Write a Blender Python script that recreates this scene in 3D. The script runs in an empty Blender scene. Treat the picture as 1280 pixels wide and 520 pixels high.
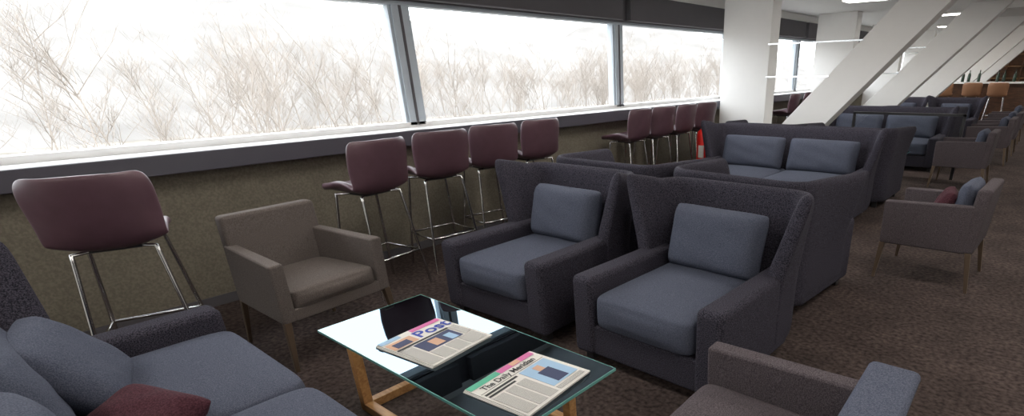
import bpy, bmesh, math, random
from mathutils import Vector, Matrix
random.seed(4)
scene=bpy.context.scene
scene.view_settings.view_transform='Standard'
scene.view_settings.look='None'
scene.view_settings.exposure=0.12

# ---------------------------------------------------------------- materials
def new_mat(name):
    m=bpy.data.materials.new(name);m.use_nodes=True
    nt=m.node_tree;b=nt.nodes['Principled BSDF'];return m,nt,b
def fabric(name,c1,c2,scale=350,rough=.95,bump=.25,sheen=.0,blot=0.0,detail=3,bscale=7,lo=.38,hi=.64):
    m,nt,b=new_mat(name);N=nt.nodes;L=nt.links
    tc=N.new('ShaderNodeTexCoord');no=N.new('ShaderNodeTexNoise');no.inputs['Scale'].default_value=scale;no.inputs['Detail'].default_value=detail
    L.new(tc.outputs['Object'],no.inputs['Vector'])
    cr=N.new('ShaderNodeValToRGB');cr.color_ramp.elements[0].position=lo;cr.color_ramp.elements[1].position=hi
    cr.color_ramp.elements[0].color=(*c1,1);cr.color_ramp.elements[1].color=(*c2,1)
    L.new(no.outputs['Fac'],cr.inputs['Fac'])
    col=cr.outputs['Color']
    if blot>0:
        n2=N.new('ShaderNodeTexNoise');n2.inputs['Scale'].default_value=bscale;n2.inputs['Detail'].default_value=5
        L.new(tc.outputs['Object'],n2.inputs['Vector'])
        mx=N.new('ShaderNodeMixRGB');mx.blend_type='MULTIPLY';mx.inputs['Fac'].default_value=blot
        r2=N.new('ShaderNodeValToRGB');r2.color_ramp.elements[0].position=.35;r2.color_ramp.elements[1].position=.65
        r2.color_ramp.elements[0].color=(.35,.35,.35,1);r2.color_ramp.elements[1].color=(1,1,1,1)
        L.new(n2.outputs['Fac'],r2.inputs['Fac']);L.new(col,mx.inputs['Color1']);L.new(r2.outputs['Color'],mx.inputs['Color2']);col=mx.outputs['Color']
    L.new(col,b.inputs['Base Color'])
    b.inputs['Roughness'].default_value=rough
    b.inputs['Sheen Weight'].default_value=sheen
    b.inputs['Specular IOR Level'].default_value=.15
    if bump>0:
        bp=N.new('ShaderNodeBump');bp.inputs['Strength'].default_value=bump;bp.inputs['Distance'].default_value=.004
        L.new(no.outputs['Fac'],bp.inputs['Height']);L.new(bp.outputs['Normal'],b.inputs['Normal'])
    return m
def plain(name,c,rough=.5,metal=0,spec=.5,vary=.06,scale=8):
    m,nt,b=new_mat(name);N=nt.nodes;L=nt.links
    tc=N.new('ShaderNodeTexCoord');no=N.new('ShaderNodeTexNoise');no.inputs['Scale'].default_value=scale
    L.new(tc.outputs['Object'],no.inputs['Vector'])
    mx=N.new('ShaderNodeMixRGB');mx.inputs['Color1'].default_value=(*[x*(1-vary) for x in c],1);mx.inputs['Color2'].default_value=(*[min(1,x*(1+vary)) for x in c],1)
    L.new(no.outputs['Fac'],mx.inputs['Fac']);L.new(mx.outputs['Color'],b.inputs['Base Color'])
    b.inputs['Roughness'].default_value=rough;b.inputs['Metallic'].default_value=metal;b.inputs['Specular IOR Level'].default_value=spec
    return m
def wood(name,c1,c2,rough=.4,scale=6):
    m,nt,b=new_mat(name);N=nt.nodes;L=nt.links
    tc=N.new('ShaderNodeTexCoord');mp=N.new('ShaderNodeMapping');mp.inputs['Scale'].default_value=(1,6,6)
    no=N.new('ShaderNodeTexNoise');no.inputs['Scale'].default_value=scale;no.inputs['Detail'].default_value=6;no.inputs['Distortion'].default_value=1.2
    L.new(tc.outputs['Object'],mp.inputs['Vector']);L.new(mp.outputs['Vector'],no.inputs['Vector'])
    cr=N.new('ShaderNodeValToRGB');cr.color_ramp.elements[0].position=.35;cr.color_ramp.elements[1].position=.7
    cr.color_ramp.elements[0].color=(*c1,1);cr.color_ramp.elements[1].color=(*c2,1)
    L.new(no.outputs['Fac'],cr.inputs['Fac']);L.new(cr.outputs['Color'],b.inputs['Base Color']);b.inputs['Roughness'].default_value=rough
    return m
def thin_glass(name,tint,ior=1.45,rough=0.0,gl=(1,1,1)):
    m=bpy.data.materials.new(name);m.use_nodes=True;nt=m.node_tree;N=nt.nodes;L=nt.links;N.clear()
    o=N.new('ShaderNodeOutputMaterial');t=N.new('ShaderNodeBsdfTransparent');t.inputs['Color'].default_value=(*tint,1)
    g=N.new('ShaderNodeBsdfGlossy');g.inputs['Roughness'].default_value=rough;g.inputs['Color'].default_value=(*gl,1)
    f=N.new('ShaderNodeFresnel');f.inputs['IOR'].default_value=ior;mx=N.new('ShaderNodeMixShader')
    L.new(f.outputs[0],mx.inputs[0]);L.new(t.outputs[0],mx.inputs[1]);L.new(g.outputs[0],mx.inputs[2]);L.new(mx.outputs[0],o.inputs['Surface'])
    return m
def emit(name,c,s):
    m=bpy.data.materials.new(name);m.use_nodes=True;nt=m.node_tree;N=nt.nodes;N.clear()
    o=N.new('ShaderNodeOutputMaterial');e=N.new('ShaderNodeEmission');e.inputs['Color'].default_value=(*c,1);e.inputs['Strength'].default_value=s
    nt.links.new(e.outputs[0],o.inputs['Surface']);return m

M_dark=fabric('charcoal_wool',(.014,.013,.019),(.070,.065,.086),scale=200,bump=.6)
M_slate=fabric('slate_blue_wool',(.052,.059,.086),(.100,.110,.148),scale=260,bump=.35)
M_taupe=fabric('taupe_wool',(.085,.071,.066),(.145,.124,.115),scale=260,bump=.35)
M_greyp=fabric('grey_plum_wool',(.050,.041,.046),(.108,.091,.098),scale=260,bump=.35)
M_plum=plain('plum_leather',(.088,.044,.058),rough=.42,vary=.15,scale=20)
M_plumf=fabric('plum_cushion_fabric',(.040,.014,.020),(.085,.032,.042),scale=200)
M_chrome=plain('brushed_steel',(.62,.62,.62),rough=.18,metal=1)
M_bronze=plain('bronze_leg_metal',(.17,.125,.09),rough=.35,metal=.6)
M_oak=wood('oak_wood',(.36,.17,.06),(.56,.31,.13))
M_wood=wood('walnut_wood',(.12,.05,.02),(.28,.12,.05))
M_woodd=wood('dark_walnut_wood',(.04,.018,.01),(.11,.05,.025))
M_tanl=plain('tan_leather',(.30,.15,.08),rough=.45)
M_white=plain('white_paint',(.86,.85,.83),rough=.55,vary=.02)
M_ceil=plain('ceiling_paint',(.80,.79,.77),rough=.8,vary=.03)
M_frame=plain('window_frame_paint',(.42,.47,.52),rough=.4)
M_ledge=plain('dark_ledge_laminate',(.075,.072,.09),rough=.35)
M_sill=plain('white_sill_stone',(.8,.8,.8),rough=.35)
M_blind=plain('charcoal_blind',(.085,.08,.088),rough=.8)
M_black=plain('black_metal',(.02,.02,.022),rough=.4)
M_wall=fabric('wall_fabric',(.155,.138,.108),(.205,.184,.147),scale=70,bump=.08,blot=.15,bscale=5)
M_carpet=fabric('brown_carpet',(.030,.021,.0195),(.100,.074,.066),scale=38,bump=.6,blot=.5,detail=9,bscale=3.0,lo=.33,hi=.68)
M_glass=thin_glass('window_glass',(.97,.98,.98),1.25)
M_tglass=thin_glass('table_glass',(.80,.88,.88),1.25,gl=(.16,.21,.25))
M_tedge=plain('glass_edge_green',(.12,.30,.28),rough=.1)
M_red=plain('red_enamel',(.7,.02,.015),rough=.3)
M_paper=plain('newsprint',(.66,.64,.60),rough=.8)
M_ink=plain('black_ink',(.02,.02,.02),rough=.7)
M_blueink=plain('blue_ink',(.03,.06,.35),rough=.7)
M_pink=plain('pink_ink',(.55,.13,.32),rough=.7)
M_green=plain('green_ink',(.08,.38,.25),rough=.7)
M_cyan=plain('pale_blue_ink',(.30,.45,.62),rough=.7)
M_tan=plain('tan_ink',(.55,.33,.22),rough=.7)
M_navy=plain('navy_ink',(.03,.04,.10),rough=.7)
M_bottle=plain('dark_bottle_glass',(.01,.03,.015),rough=.1)
M_light=emit('ceiling_light_diffuser',(1,.95,.88),17)
M_ground=fabric('winter_grass',(.12,.11,.095),(.19,.18,.165),scale=.35,bump=0,detail=8)
M_bark=plain('pale_bark',(.205,.18,.158),rough=.9)
M_hill=fabric('hazy_hill',(.125,.12,.115),(.165,.16,.155),scale=.12,bump=0,detail=8)
def stripes():
    m,nt,b=new_mat('printed_text_columns');N=nt.nodes;L=nt.links
    tc=N.new('ShaderNodeTexCoord');w=N.new('ShaderNodeTexWave');w.bands_direction='Y';w.inputs['Scale'].default_value=60;w.inputs['Distortion'].default_value=0
    n=N.new('ShaderNodeTexNoise');n.inputs['Scale'].default_value=260
    L.new(tc.outputs['Object'],w.inputs['Vector']);L.new(tc.outputs['Object'],n.inputs['Vector'])
    mu=N.new('ShaderNodeMath');mu.operation='MULTIPLY';L.new(w.outputs['Fac'],mu.inputs[0]);L.new(n.outputs['Fac'],mu.inputs[1])
    cr=N.new('ShaderNodeValToRGB');cr.color_ramp.elements[0].position=.15;cr.color_ramp.elements[1].position=.4
    cr.color_ramp.elements[0].color=(.62,.6,.56,1);cr.color_ramp.elements[1].color=(.14,.14,.14,1)
    L.new(mu.outputs[0],cr.inputs['Fac']);L.new(cr.outputs['Color'],b.inputs['Base Color']);b.inputs['Roughness'].default_value=.8
    return m
M_lines=stripes()

# ---------------------------------------------------------------- helpers
COL=scene.collection
def link(o,parent=None):
    COL.objects.link(o)
    if parent: o.parent=parent
    return o
def empty(name,loc=(0,0,0),rz=0):
    e=bpy.data.objects.new(name,None);e.empty_display_size=.1;COL.objects.link(e);e.location=loc;e.rotation_euler=(0,0,rz);return e
def mesh_obj(name,verts,faces,mat,parent=None,smooth=False):
    me=bpy.data.meshes.new(name);me.from_pydata(verts,[],faces);me.validate();me.update()
    bm=bmesh.new();bm.from_mesh(me);bmesh.ops.recalc_face_normals(bm,faces=bm.faces);bm.to_mesh(me);bm.free()
    if mat: me.materials.append(mat)
    if smooth:
        for p in me.polygons:p.use_smooth=True
    return link(bpy.data.objects.new(name,me),parent)
def box(name,x0,x1,y0,y1,z0,z1,mat,parent=None,bevel=0,seg=3,smooth=True):
    v=[(x,y,z) for z in (z0,z1) for y in (y0,y1) for x in (x0,x1)]
    f=[(0,2,3,1),(4,5,7,6),(0,1,5,4),(2,6,7,3),(0,4,6,2),(1,3,7,5)]
    o=mesh_obj(name,v,f,mat,parent)
    if bevel>0:
        md=o.modifiers.new('b','BEVEL');md.width=bevel;md.segments=seg;md.limit_method='NONE'
        if smooth:
            for p in o.data.polygons:p.use_smooth=True
            wn=o.modifiers.new('wn','WEIGHTED_NORMAL')
    return o
def prism(name,pts8,mat,parent=None,bevel=0):
    f=[(0,2,3,1),(4,5,7,6),(0,1,5,4),(2,6,7,3),(0,4,6,2),(1,3,7,5)]
    o=mesh_obj(name,pts8,f,mat,parent)
    if bevel>0:
        md=o.modifiers.new('b','BEVEL');md.width=bevel;md.segments=3
        for p in o.data.polygons:p.use_smooth=True
        o.modifiers.new('wn','WEIGHTED_NORMAL')
    return o
def tube(name,pts,r,mat,parent=None,cyclic=False,kind='POLY',res=3):
    cu=bpy.data.curves.new(name,'CURVE');cu.dimensions='3D';cu.bevel_depth=r;cu.bevel_resolution=res;cu.use_fill_caps=True
    s=cu.splines.new(kind)
    if kind=='POLY':
        s.points.add(len(pts)-1)
        for i,p in enumerate(pts): s.points[i].co=(*p,1)
    else:
        s.bezier_points.add(len(pts)-1)
        for i,p in enumerate(pts):
            bp=s.bezier_points[i];bp.co=p;bp.handle_left_type=bp.handle_right_type='AUTO'
    s.use_cyclic_u=cyclic
    cu.materials.append(mat)
    return link(bpy.data.objects.new(name,cu),parent)
def cushion(name,w,d,h,mat,parent,loc,rot=(0,0,0),crown=.03,round_=.045,seam=True):
    bm=bmesh.new();bmesh.ops.create_cube(bm,size=2)
    bmesh.ops.subdivide_edges(bm,edges=bm.edges[:],cuts=9,use_grid_fill=True)
    for v in bm.verts:
        u,vv,t=v.co
        x=u*w/2;y=vv*d/2;z=t*h/2
        z+=t*crown*(1-u*u)*(1-vv*vv)
        x+=u*.012*(1-vv*vv)*(1-t*t);y+=vv*.018*(1-u*u)*(1-t*t)
        X=abs(x);Yy=abs(y);Z=abs(z);hx=w/2-round_;hy=d/2-round_;hz=h/2-round_
        q=Vector((max(X-hx,0),max(Yy-hy,0),max(Z-hz,0)))
        cnt=sum(1 for c in q if c>1e-6)
        if cnt>1 and q.length>round_:
            q=q.normalized()*max(round_,min(q.length,round_*1.05))
            x=math.copysign(min(X,hx)+q.x,x) if X>hx else x
            y=math.copysign(min(Yy,hy)+q.y,y) if Yy>hy else y
            z=math.copysign(min(Z,hz)+q.z,z) if Z>hz else z
        v.co=(x,y,z)
    me=bpy.data.meshes.new(name);bm.to_mesh(me);bm.free();me.materials.append(mat)
    for p in me.polygons:p.use_smooth=True
    o=link(bpy.data.objects.new(name,me),parent);o.location=loc;o.rotation_euler=rot
    ss=o.modifiers.new('s','SUBSURF');ss.levels=1;ss.render_levels=1
    return o
def pillow(name,w,h,t,mat,parent,loc,rot=(0,0,0),seed=0,pinch=.012):
    n=16;rnd=random.Random(seed);vs=[];fs=[]
    ph=[rnd.uniform(0,6) for _ in range(4)]
    def P(u,v,s):
        e=(1-abs(u)**4)*(1-abs(v)**4)
        th=t/2*max(e,0)**.40+.006
        c=max(0,abs(u)+abs(v)-1.7)
        k=1-pinch*((1-abs(u))*abs(v)**4+(1-abs(v))*abs(u)**4)-.10*c
        wr=.006*math.sin(5*u+ph[0]+3*v)*math.sin(6*v+ph[1])*e
        wr+=.006*math.sin(14*u+4*v+ph[2])*abs(v)**2*e
        return (u*w/2*k,s*th+wr,v*h/2*k)
    for s in (-1,1):
        for j in range(n+1):
            for i in range(n+1):
                vs.append(P(-1+2*i/n,-1+2*j/n,s))
    N1=(n+1)**2
    for s in (0,1):
        for j in range(n):
            for i in range(n):
                a=s*N1+j*(n+1)+i;fs.append((a,a+1,a+n+2,a+n+1))
    ring=[i for i in range(n+1)]+[j*(n+1)+n for j in range(1,n+1)]+[n*(n+1)+i for i in range(n-1,-1,-1)]+[j*(n+1) for j in range(n-1,0,-1)]
    for k in range(len(ring)):
        a=ring[k];b=ring[(k+1)%len(ring)];fs.append((a,b,b+N1,a+N1))
    o=mesh_obj(name,vs,fs,mat,parent,True);o.location=loc;o.rotation_euler=rot
    ss=o.modifiers.new('s','SUBSURF');ss.levels=1;ss.render_levels=1
    return o

# ---------------------------------------------------------------- wing seats
def wing_seat(name,w=.94,D=1.0,seats=1,flare=.115,ytip=.61,drop=0.0,ph=.38):
    """front at local y=0 facing -Y, back at y=D; floor z=0"""
    root=empty(name)
    at=.15
    for sx,nm in ((-1,'arm_left'),(1,'arm_right')):
        xo=sx*(w/2-.004);xi=sx*(w/2-at)
        xs=sorted((xo,xi))
        box(nm,xs[0],xs[1],0,.80,.055,.515,M_dark,root,.035,4)
    box('front_rail',-w/2+at-.02,w/2-at+.02,.02,.85,.06,.24,M_dark,root,.015)
    th=.10;r=.17;zs=[.06,.2,.34,.46,.54,.62,.70,.78,.86,1.0]
    ns=6;na=6;nb=10
    def path(a,y0,D2):
        pts=[]
        for i in range(ns): pts.append(((-a,y0+(D2-r-y0)*i/ns),(-1,0)))
        for i in range(na+1):
            an=math.pi-(math.pi/2)*i/na
            pts.append(((-a+r+r*math.cos(an),D2-r+r*math.sin(an)),(math.cos(an),math.sin(an))))
        for i in range(1,nb): pts.append(((-a+r+(2*a-2*r)*i/nb,D2),(0,1)))
        for i in range(na+1):
            an=math.pi/2-(math.pi/2)*i/na
            pts.append(((a-r+r*math.cos(an),D2-r+r*math.sin(an)),(math.cos(an),math.sin(an))))
        for i in range(1,ns+1): pts.append(((a,D2-r-(D2-r-y0)*i/ns),(1,0)))
        return pts
    vs=[];fs=[];rows=len(zs);ncol=None
    outer=[];inner=[]
    for z in zs:
        t=max(0,(z-.50)/.5)
        a=w/2+flare*.35*t;y0=ytip-.01+.02*t;D2=D-.03+.04*t
        pth=path(a,y0,D2);ncol=len(pth)
        ro=[];ri=[]
        for k,((x,y),(nx,ny)) in enumerate(pth):
            f=max(0,(D2-r-y)/(D2-r-y0))
            sp=flare*.75*t*f**1.2
            sg=-1 if x<0 else 1
            topz=.905+(.055*f**.8 if drop==0 else -drop*f)
            zz=.06+(z-.06)*(topz-.06)/(1.0-.06)
            tt=th*(1-.25*t)
            ro.append((x+sg*sp*(1 if f>0 else 0),y,zz))
            ri.append((x-nx*tt+sg*sp*(1 if f>0 else 0),y-ny*tt,zz))
        outer.append(ro);inner.append(ri)
    for g in (outer,inner):
        for rr in g: vs+=rr
    off=rows*ncol
    for j in range(rows-1):
        for i in range(ncol-1):
            a=j*ncol+i
            fs.append((a,a+1,a+ncol+1,a+ncol));fs.append((off+a,off+a+ncol,off+a+ncol+1,off+a+1))
    for i in range(ncol-1):
        a=(rows-1)*ncol+i;fs.append((a,a+1,off+a+1,off+a))
        a=i;fs.append((a,off+a,off+a+1,a+1))
    for j in range(rows-1):
        a=j*ncol;fs.append((a,a+ncol,off+a+ncol,off+a))
        a=j*ncol+ncol-1;fs.append((a,off+a,off+a+ncol,a+ncol))
    sh=mesh_obj('wing_back_shell',vs,fs,M_dark,root,True)
    ss=sh.modifiers.new('s','SUBSURF');ss.levels=2;ss.render_levels=2
    iw=w-2*at-.01;cw=iw/seats
    for s in range(seats):
        cxx=-iw/2+cw*(s+.5)
        cushion('seat_cushion_%d'%(s+1),cw-.006,.86,.20,M_slate,root,(cxx,.425,.335),crown=.018)
        pw=(.61 if w<1 else .64) if seats==1 else .80
        pillow('back_cushion_%d'%(s+1),pw,ph,.21,M_slate,root,(cxx,.735,.602),(math.radians(-15),0,math.radians(random.uniform(-2,2))),seed=s+3)
    for i,(x,y) in enumerate(((-w/2+.07,.08),(w/2-.07,.08),(-w/2+.1,D-.14),(w/2-.1,D-.14))):
        box('foot_%d'%(i+1),x-.025,x+.025,y-.025,y+.025,0,.07,M_black,root)
    return root
def clone(root,loc,rz,skip=()):
    e=bpy.data.objects.new(root.name.split('.')[0],None);COL.objects.link(e);e.location=loc;e.rotation_euler=(0,0,rz)
    for c in root.children:
        if c.name.split('.')[0] in skip: continue
        n=c.copy();COL.objects.link(n);n.parent=e
    return e
def place(root,x,y,rz):
    root.location=(x,y,0);root.rotation_euler=(0,0,rz);return root
PI=math.pi
armchair=wing_seat('wingback_armchair')
place(armchair,-2.62,1.95,math.radians(1))
clone(armchair,(-1.45,1.95,0),math.radians(-1))
deep=wing_seat('wingback_armchair',w=1.0,D=.98,ytip=.12,flare=.09,drop=.03)
place(deep,-1.53,4.10,PI+math.radians(-4))
clone(deep,(-2.72,4.12,0),PI)
sofa=wing_seat('wingback_sofa',w=2.0,seats=2)
place(sofa,-2.5,5.55,0)
sofaL=wing_seat('wingback_sofa',w=2.0,seats=2,ytip=.53)
place(sofaL,-2.1,.66,PI)
clone(deep,(-3.05,7.62,0),PI);clone(deep,(-1.95,7.62,0),PI)
clone(sofa,(-2.45,9.7,0),0)
clone(deep,(-3.05,11.75,0),PI);clone(deep,(-1.95,11.75,0),PI)
clone(armchair,(-1.95,13.6,0),0);clone(armchair,(-3.05,13.6,0),0)
pillow('plum_loose_cushion',.36,.36,.12,M_plumf,sofaL,(.02,.53,.475),(math.radians(70),0,math.radians(20)),seed=9)
pillow('slate_loose_cushion',.46,.38,.15,M_slate,sofaL,(.50,.56,.575),(math.radians(-38),0,math.radians(-14)),seed=11)

# ---------------------------------------------------------------- tub chairs
def tub_chair(name,mat,pill=None,w=.66,back=.80,arm=.615,backmat=None,taper=.17,bt=.09,rec=.0):
    root=empty(name)
    D=.62;t=.075
    z0=.28
    for sx,nm in ((-1,'arm_left'),(1,'arm_right')):
        xa,xb=sorted((sx*w/2,sx*(w/2-t)))
        prism(nm,[(xa,0,z0),(xb,0,z0),(xa,D-.05,z0),(xb,D-.05,z0),(xa,-.01,arm),(xb,-.01,arm),(xa,D-.05,arm+.02),(xb,D-.05,arm+.02)],mat,root,.012)
    prism('backrest',[(-w/2,D-.10,z0),(w/2,D-.10,z0),(-w/2,D,z0),(w/2,D,z0),(-w/2+.015,D-bt+rec,back),(w/2-.015,D-bt+rec,back),(-w/2+.015,D+rec,back),(w/2-.015,D+rec,back)],backmat or mat,root,.022)
    box('seat_frame',-w/2+t-.01,w/2-t+.01,.0,D-.08,z0,.35,mat,root,.008)
    cushion('seat_cushion',w-2*t-.004,D-.10,.12,mat,root,(0,(D-.10)/2-.005,.395),crown=.012,round_=.03)
    for i,(x,y) in enumerate(((-1,0),(1,0),(-1,1),(1,1))):
        X=x*(w/2-.022);Yv=.02 if y==0 else D-.03
        dx=x*.025;dy=-.02 if y==0 else .045
        a=.019;b=.011
        prism('leg_%d'%(i+1),[(X+dx-b,Yv+dy-b,0),(X+dx+b,Yv+dy-b,0),(X+dx-b,Yv+dy+b,0),(X+dx+b,Yv+dy+b,0),
                              (X-a,Yv-a,z0+.01),(X+a,Yv-a,z0+.01),(X-a,Yv+a,z0+.01),(X+a,Yv+a,z0+.01)],M_bronze,root,.003)
    if pill:
        pillow('back_pillow',w-2*t-.02,.31,.12,pill,root,(0,D-.14,.60),(math.radians(-8),0,0),seed=21)
    for c in root.children:
        for v in c.data.vertices:
            v.co.x*=1-taper*min(1,max(0,(v.co.y+c.location.y)/D))
    return root
tub=tub_chair('tub_armchair',M_taupe)
place(tub,-3.11,1.26,math.radians(90+6))
tub2=tub_chair('tub_armchair',M_greyp,M_slate,back=.74,w=.65,arm=.60,taper=.10,rec=.03)
place(tub2,-.90,4.66,math.radians(-92))
for y in (11.2,12.6): clone(tub2,(-1.25,y,0),math.radians(-90))
clone(tub2,(-1.28,8.75,0),math.radians(-90))
clone(tub2,(-1.3,14.6,0),math.radians(-90))
pillow('plum_loose_cushion',.32,.26,.10,M_plumf,tub2,(.04,.33,.56),(math.radians(-25),0,math.radians(10)),seed=31)
tub3=tub_chair('tub_armchair',M_greyp,None,back=.69,w=.66,arm=.58,backmat=M_slate,taper=.10,bt=.15,rec=.06)
place(tub3,-.82,1.29,math.radians(-88))

# ---------------------------------------------------------------- bar stools
def bar_stool(name,mat):
    root=empty(name)
    prof=[(-.285,.775,.160),(-.26,.795,.190),(-.14,.778,.212),(-.01,.768,.222),(.11,.770,.226),(.178,.79,.227),(.208,.84,.228),(.226,.91,.232),(.240,.98,.236),(.252,1.05,.238),(.258,1.10,.225),(.259,1.122,.195)]
    nu=14;vs=[];fs=[];K=len(prof)
    for k,(y,z,hw) in enumerate(prof):
        back=min(1,max(0,(k-4)/3))
        for i in range(nu+1):
            u=-1+2*i/nu
            x=u*hw
            wrap=.085*back*abs(u)**2.6
            lift=.095*math.exp(-((k-3.2)/1.3)**2)*abs(u)**3
            zz=z+lift-.010*(1-u*u)*(1-back)
            if k>=K-1: zz-=.015*abs(u)**3
            vs.append((x,y-wrap,zz))
    for k in range(K-1):
        for i in range(nu):
            a=k*(nu+1)+i;fs.append((a,a+1,a+nu+2,a+nu+1))
    me=bpy.data.meshes.new('shell');me.from_pydata(vs,[],fs);me.materials.append(mat)
    for p in me.polygons:p.use_smooth=True
    o=link(bpy.data.objects.new('seat_and_back_shell',me),root)
    so=o.modifiers.new('so','SOLIDIFY');so.thickness=.042;so.offset=0
    ss=o.modifiers.new('s','SUBSURF');ss.levels=2;ss.render_levels=2
    bot=[]
    for i,(sx,sy) in enumerate(((-1,-1),(1,-1),(1,1),(-1,1))):
        t=Vector((sx*.16,sy*.14-.01,.742));b=Vector((sx*.225,sy*.22,0.0))
        m=t.lerp(b,.62);bot.append(m)
        tube('leg_%d'%(i+1),[(sx*.04,sy*.04,.745),tuple(t),tuple(t.lerp(b,.04)),tuple(b)],.0105,M_chrome,root)
    tube('footrest_ring',[tuple(p) for p in bot],.009,M_chrome,root,cyclic=True)
    box('under_seat_plate',-.1,.1,-.1,.1,.735,.752,M_black,root)
    return root
stool=bar_stool('bar_stool',M_plum)
def pst(first,x,y,extra):
    rz=math.radians(-90+extra)
    if first: place(stool,x,y,rz)
    else: clone(stool,(x,y,0),rz)
pst(True,-3.68,.51,-20)
pst(False,-3.88,1.95,9)
pst(False,-4.02,2.60,-6)
pst(False,-4.08,3.19,-10)
pst(False,-4.12,3.76,-2)
for i,(y,a) in enumerate(((5.40,4),(5.92,-3),(6.44,2),(6.98,-4))): pst(False,-4.16,y,a)
for y in (10.1,10.8,11.5): pst(False,-4.15,y,random.uniform(-6,6))

# ---------------------------------------------------------------- coffee tables
def coffee_table(name):
    root=empty(name)
    L=1.40;Wd=.56;z=.38
    mesh_obj('glass_top',[(-L/2,-Wd/2,z),(L/2,-Wd/2,z),(L/2,Wd/2,z),(-L/2,Wd/2,z)],[(0,1,2,3)],M_tglass,root)
    e=.004
    for nm,a in (('glass_edge_1',(-L/2-e,L/2+e,-Wd/2-e,-Wd/2)),('glass_edge_2',(-L/2-e,L/2+e,Wd/2,Wd/2+e)),('glass_edge_3',(-L/2-e,-L/2,-Wd/2,Wd/2)),('glass_edge_4',(L/2,L/2+e,-Wd/2,Wd/2))):
        box(nm,*a,z-.012,z,M_tedge,root)
    x1=.46;y1=Wd/2-.04;t=.045
    for sx in (-1,1):
        X=sx*x1
        for sy in (-1,1):
            box('upright_%d%d'%(sx,sy),X-t/2,X+t/2,sy*y1-t/2,sy*y1+t/2,0,z-.002,M_oak,root,.004)
        box('floor_rail_%d'%sx,X-t/2,X+t/2,-y1,y1,.0,t,M_oak,root,.004)
        box('cross_rail_%d'%sx,X-t/2,X+t/2,-y1,y1,z-.03-t,z-.03,M_oak,root,.004)
    box('long_rail_near',-x1,x1,-y1-t/2,-y1+t/2,.0,t,M_oak,root,.004)
    box('long_rail_far',-x1,x1,y1-t/2,y1+t/2,.0,t,M_oak,root,.004)
    return root
ct=coffee_table('glass_coffee_table');ct.location=(-1.94,1.215,0)
clone(ct,(-2.3,4.82,0),0);clone(ct,(-2.4,8.75,0),0)

# ---------------------------------------------------------------- newspapers
def text(name,s,size,loc,mat,parent,align='LEFT',sx=1,shear=0,bold=0):
    c=bpy.data.curves.new(name,'FONT');c.body=s;c.size=size;c.align_x=align;c.extrude=.0001;c.shear=shear;c.offset=bold
    c.materials.append(mat)
    o=link(bpy.data.objects.new(name,c),parent);o.location=loc;o.scale=(sx,1,1);return o
def paper_stack(root,u,v,th=.012):
    for k in range(3):
        n=14;vs=[];fs=[]
        z=.001+th*k/3
        for j in range(n+1):
            for i in range(n+1):
                a=-1+2*i/n;b=-1+2*j/n
                vs.append((a*u/2+.003*k,b*v/2-.002*k,z+.0008*math.sin(3*a+k)))
        N1=len(vs)
        vs+= [(x,y,zz+th/3) for x,y,zz in vs]
        for j in range(n):
            for i in range(n):
                q=j*(n+1)+i;fs.append((q,q+n+1,q+n+2,q+1));fs.append((N1+q,N1+q+1,N1+q+n+2,N1+q+n+1))
        for i in range(n):
            fs.append((i,i+1,N1+i+1,N1+i));q=n*(n+1)+i;fs.append((q,N1+q,N1+q+1,q+1))
            q=i*(n+1);fs.append((q,N1+q,N1+q+n+1,q+n+1));q=i*(n+1)+n;fs.append((q,q+n+1,N1+q+n+1,N1+q))
        mesh_obj('sheet_%d'%k,vs,fs,M_paper,root)
def patch(root,nm,x0,x1,y0,y1,mat,z):
    box(nm,x0,x1,y0,y1,z-.0006,z,mat,root)
ZT=.0152
p1=empty('newspaper',(-2.06,1.19,.3805),math.radians(96))
paper_stack(p1,.34,.38)
patch(p1,'banner_strip',.0,.165,.150,.182,M_pink,ZT);patch(p1,'banner_photo',-.165,-.06,.150,.182,M_cyan,ZT)
text('masthead','Post',.105,(-.02,.070,ZT),M_blueink,p1,bold=.002)
patch(p1,'photo_1',-.16,-.03,.06,.135,M_tan,ZT);patch(p1,'photo_1_dark',-.14,-.06,.065,.115,M_navy,ZT+.0004)
patch(p1,'photo_2',-.09,.11,-.075,.03,M_navy,ZT);patch(p1,'photo_2_light',-.03,.02,-.06,.01,M_tan,ZT+.0004);patch(p1,'photo_2_light_b',.05,.09,-.07,.0,M_cyan,ZT+.0004)
patch(p1,'headline_bar_1',-.16,.12,.038,.052,M_ink,ZT)
patch(p1,'columns_1',-.16,-.10,-.18,.03,M_lines,ZT);patch(p1,'columns_2',-.09,-.02,-.18,-.085,M_lines,ZT)
patch(p1,'columns_3',-.01,.06,-.18,-.085,M_lines,ZT);patch(p1,'columns_4',.07,.16,-.18,-.085,M_lines,ZT);patch(p1,'columns_5',.12,.162,-.075,.05,M_lines,ZT)
p2=empty('newspaper',(-1.445,1.20,.3805),math.radians(95))
paper_stack(p2,.37,.33)
patch(p2,'banner_green',-.178,-.02,.125,.158,M_green,ZT);patch(p2,'banner_pink',-.018,.178,.125,.158,M_pink,ZT)
patch(p2,'banner_face',.05,.10,.128,.156,M_tan,ZT+.0004)
text('masthead','The Daily Meridian',.044,(0,.085,ZT),M_ink,p2,'CENTER',.86,bold=.0009)
patch(p2,'rule',-.175,.175,.073,.075,M_ink,ZT)
patch(p2,'photo_portrait',.02,.17,-.12,.065,M_cyan,ZT);patch(p2,'photo_face',.075,.11,.0,.045,M_tan,ZT+.0004);patch(p2,'photo_figure',.06,.125,-.11,.0,M_navy,ZT+.0004)
patch(p2,'headline_1',-.17,.0,.05,.062,M_ink,ZT);patch(p2,'headline_2',-.17,-.03,.030,.041,M_ink,ZT)
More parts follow.
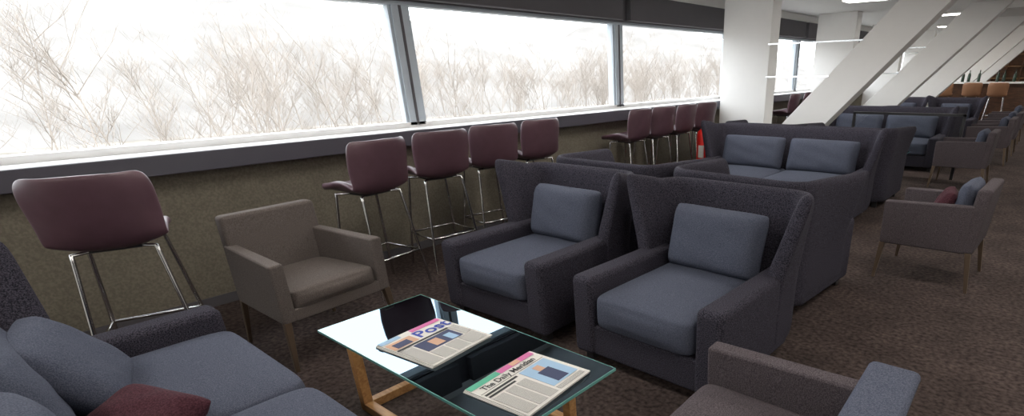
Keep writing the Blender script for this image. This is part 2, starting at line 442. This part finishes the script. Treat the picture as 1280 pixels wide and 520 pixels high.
patch(p2,'columns_1',-.17,-.115,-.155,.018,M_lines,ZT);patch(p2,'columns_2',-.105,-.055,-.155,.018,M_lines,ZT);patch(p2,'columns_3',-.045,.005,-.155,.018,M_lines,ZT)
patch(p2,'caption',.02,.17,-.155,-.13,M_lines,ZT)

# ---------------------------------------------------------------- room shell
XW=-4.58;XG=-4.75;Y0=-3.0;Y1=26.0;XR=4.5;ZC=2.52
box('floor',XW-.3,XR,Y0,Y1,-.1,0,M_carpet)
box('ceiling',XG-.25,XR+.1,Y0-.1,Y1+.1,ZC,ZC+.12,M_ceil)
box('wall_right',XR,XR+.12,Y0,Y1,0,ZC,M_white)
box('wall_near',XG-.1,XR,Y0-.12,Y0,0,ZC,M_white)
box('wall_far',XG-.1,XR,Y1,Y1+.12,0,ZC,M_white)
box('wall_left_below_window',XW-.27,XW,Y0,Y1,0,1.06,M_wall)
box('baseboard_left',XW,XW+.012,Y0,Y1,0,.07,M_blind)
box('wall_left_above_window',XG-.12,XG+.10,Y0,Y1,2.09,2.40,M_blind)
box('wall_left_top',XG-.12,XG+.10,Y0,Y1,2.40,ZC,M_white)
led=empty('window_ledge')
box('ledge_top',XG-.02,-4.47,Y0,Y1,1.055,1.08,M_sill,led)
box('ledge_front',-4.50,-4.44,Y0,Y1,.955,1.078,M_ledge,led,.006)
ym=[Y0,-.05,2.95,5.95,8.95,11.95,14.95,17.95,20.95,23.95,Y1]
box('trim_1',XG-.06,XG+.05,Y0,Y1,1.08,1.125,M_sill)
box('trim_2',XG-.06,XG+.06,Y0,Y1,2.06,2.10,M_frame)
for i in range(len(ym)-1):
    w=empty('window_%d'%(i+1))
    y0=ym[i]+(.075 if i else 0);y1=ym[i+1]-.075
    mesh_obj('pane',[(XG,y0,1.12),(XG,y1,1.12),(XG,y1,2.07),(XG,y0,2.07)],[(0,1,2,3)],M_glass,w)
    for k,(a,b) in enumerate(((y0,y0+.025),(y1-.025,y1))):
        box('stile_%d'%k,XG-.02,XG+.03,a,b,1.12,2.07,M_frame,w)
    box('blind_cassette',XG+.10,XG+.19,y0,y1,2.10,2.39,M_blind,w,.01)
    if i<len(ym)-2:
        box('mullion_post',XG-.08,XG+.05,y1,y1+.15,1.10,2.09,M_frame,w)
        box('mullion_gasket',XG+.05,XG+.055,y1+.063,y1+.087,1.10,2.09,M_blind,w)

def vcol(y):
    r=empty('v_column')
    d=.30
    box('vertical_column',-4.36,-3.60,y,y+d,0,ZC,M_white,r,.006)
    sl=.91;z1=ZC
    xL=lambda z:-4.02+sl*z; xR=lambda z:-3.40+sl*z
    prism('diagonal_strut',[(xL(0),y,0),(xR(0),y,0),(xL(0),y+d,0),(xR(0),y+d,0),(xL(z1),y,z1),(xR(z1),y,z1),(xL(z1),y+d,z1),(xR(z1),y+d,z1)],M_white,r,.006)
    for z in (1.42,1.85):
        box('tie_plate_%d'%int(z*100),-3.62,xL(z)+.03,y-.02,y+.05,z-.009,z+.009,M_chrome,r)
for y in (8.05,11.95,15.8,19.6,23.4): vcol(y)

for i,(x,y) in enumerate([(x,y) for y in (-1.2,1.2,3.6,6.0,9.9,13.8,17.7,21.5) for x in (-2.6,.2,2.8)]):
    r=empty('ceiling_light')
    box('light_frame',x-.63,x+.63,y-.19,y+.19,ZC-.03,ZC,M_white,r)
    box('light_diffuser',x-.6,x+.6,y-.16,y+.16,ZC-.036,ZC-.031,M_light,r)
for i,y in enumerate((8.1,12.0,15.85,19.65,23.45)):
    box('trim_%d'%(i+3),-1.4,XR,y,y+.25,ZC-.12,ZC,M_white)

sc=empty('glass_screen')
for nm,a in (('post_left',(-2.62,-2.58)),('post_right',(-1.13,-1.09))):
    box(nm,a[0],a[1],9.15,9.19,0,.90,M_black,sc)
box('top_rail',-2.62,-1.09,9.15,9.19,.87,.905,M_black,sc)
box('glass_panel',-2.58,-1.13,9.167,9.173,.08,.87,M_glass,sc)

bar=empty('bar_counter')
box('counter_top',-3.3,1.5,19.0,19.6,1.08,1.12,M_sill,bar)
box('counter_front',-3.1,1.4,19.1,19.5,0,1.08,M_woodd,bar)
bs=empty('back_bar_shelf')
box('back_panel',-3.2,2.0,25.6,25.95,0,2.2,M_wood,bs)
for k in range(4): box('shelf_%d'%k,-3.1,1.9,25.35,25.6,.7+.4*k,.73+.4*k,M_oak,bs)
for k in range(11):
    x=-3.0+.45*k
    box('divider_%d'%k,x-.02,x+.02,25.35,25.6,.0,2.0,M_wood,bs)
def bottle(x,y,z):
    prof=[(0,0),(.038,0),(.04,.02),(.04,.17),(.03,.21),(.014,.24),(.013,.30),(.016,.305),(.0,.31)]
    n=14;vs=[];fs=[]
    for (r,h) in prof:
        for k in range(n): vs.append((r*math.cos(2*PI*k/n),r*math.sin(2*PI*k/n),h))
    for j in range(len(prof)-1):
        for k in range(n): fs.append((j*n+k,j*n+(k+1)%n,(j+1)*n+(k+1)%n,(j+1)*n+k))
    o=mesh_obj('wine_bottle',vs,fs,M_bottle,None,True);o.location=(x,y,z)
for x in (-2.6,-2.45,-2.2,-1.75,-1.6,-1.35): bottle(x,19.3,1.12)
stool2=bar_stool('bar_stool',M_tanl);place(stool2,-2.9,18.55,PI)
for x in (-2.2,-1.6): clone(stool2,(x,18.55,0),PI)

# fire extinguisher on its floor stand
fe=empty('fire_extinguisher',(-3.80,6.60,0))
n=20;prof=[(0,.28),(.082,.28),(.088,.30),(.088,.72),(.075,.77),(.03,.81),(.025,.84),(0,.84)]
vs=[];fs=[]
for (r,h) in prof:
    for k in range(n): vs.append((r*math.cos(2*PI*k/n),r*math.sin(2*PI*k/n),h))
for j in range(len(prof)-1):
    for k in range(n): fs.append((j*n+k,j*n+(k+1)%n,(j+1)*n+(k+1)%n,(j+1)*n+k))
mesh_obj('cylinder_body',vs,fs,M_red,fe,True)
box('label_band',-.02,.06,-.0895,-.075,.44,.60,M_paper,fe)
box('stand_base',-.12,.12,-.10,.10,0,.02,M_red,fe,.004);box('stand_post',-.02,.02,.085,.105,.02,.74,M_red,fe);box('stand_shelf',-.08,.08,-.08,.10,.265,.28,M_red,fe)
box('valve',-.03,.03,-.02,.02,.83,.88,M_black,fe);box('handle',-.02,.11,-.012,.012,.885,.905,M_black,fe)
tube('hose',[(.03,0,.86),(.11,0,.82),(.11,0,.60),(.10,0,.45)],.011,M_black,fe,kind='BEZIER')

# ---------------------------------------------------------------- outside
box('outside_ground',-200,XG-.5,-160,220,-4.2,-4,M_ground)
vs=[];fs=[];nx,ny=10,90
for j in range(ny+1):
    for i in range(nx+1):
        x=-75-i*11;y=-160+j*4.5
        vs.append((x,y,-4.1+ (i/nx)**.8*(24+7*math.sin(y*.03)+2*math.sin(y*.11+i))))
for j in range(ny):
    for i in range(nx):
        a=j*(nx+1)+i;fs.append((a,a+1,a+nx+2,a+nx+1))
mesh_obj('distant_hill',vs,fs,M_hill,None,True)
def tree(x,y,h,seed):
    rnd=random.Random(seed)
    cu=bpy.data.curves.new('bare_tree','CURVE');cu.dimensions='3D';cu.bevel_depth=1.0;cu.bevel_resolution=0
    def br(p,d,L,r,lv):
        n=4;pts=[(p.copy(),r)];q=p.copy();dd=d.copy()
        for k in range(n):
            dd=(dd+Vector((rnd.uniform(-.14,.14),rnd.uniform(-.14,.14),rnd.uniform(-.02,.12)))).normalized()
            q=q+dd*L/n;pts.append((q.copy(),r*(1-.72*(k+1)/n)))
        s=cu.splines.new('POLY');s.points.add(n)
        for i,(a,rr) in enumerate(pts): s.points[i].co=(*a,1);s.points[i].radius=rr
        if lv<3:
            m=(12,8,6)[lv]
            for k in range(m):
                f=rnd.uniform(.15,1)
                idx=min(n-1,int(f*n));a=pts[idx][0].lerp(pts[idx+1][0],f*n-idx)
                az=rnd.uniform(0,2*PI);up=rnd.uniform(.7,1.7)
                nd=Vector((math.cos(az),math.sin(az),up)).normalized()
                br(a,nd,L*rnd.uniform(.33,.5),r*.45,lv+1)
    br(Vector((0,0,0)),Vector((0,0,1)),h,h*.0062,0)
    cu.materials.append(M_bark)
    o=link(bpy.data.objects.new('bare_tree',cu));o.location=(x,y,-4)
    return o
base=[tree(-36,4,7.5,1),tree(-40,-2,8,2),tree(-34,13,7,3),tree(-42,20,8.5,4)]
for k in range(230):
    b=random.choice(base);o=b.copy();COL.objects.link(o)
    x=-random.uniform(32,76)
    o.location=(x,random.uniform(-16,16-x*1.9),-4);o.rotation_euler=(0,0,random.uniform(0,6.3));s=random.uniform(.5,1.05);o.scale=(s*1.15,s*1.15,s)

# ---------------------------------------------------------------- lights
w=bpy.data.worlds.new('overcast_sky');scene.world=w;w.use_nodes=True
nt=w.node_tree;bg=nt.nodes['Background'];bg.inputs['Color'].default_value=(.93,.965,1,1);bg.inputs['Strength'].default_value=6.2
s=bpy.data.lights.new('sun','SUN');s.energy=3.5;s.angle=math.radians(3);s.color=(1,.95,.88)
so=link(bpy.data.objects.new('sun',s));so.rotation_euler=Vector((-.75,.25,-.62)).to_track_quat('-Z','Y').to_euler()

# ---------------------------------------------------------------- camera
f=670.;cx,cy=785.,388.
Yv=Vector((565.,306,-670)).normalized()
Xv=Vector((945.,-280,670));Xv=(Xv-Xv.dot(Yv)*Yv).normalized()
Zv=Xv.cross(Yv)
cam=bpy.data.cameras.new('camera');co=link(bpy.data.objects.new('camera',cam))
R=Matrix((Xv,Yv,Zv)).to_4x4()
co.matrix_world=Matrix.Translation((0,0,1.5))@R
cam.sensor_fit='HORIZONTAL';cam.sensor_width=36;cam.lens=f/1280*36;cam.shift_x=(640-cx)/1280;cam.shift_y=(cy-260)/1280
cam.clip_start=.05;cam.clip_end=500
scene.camera=co
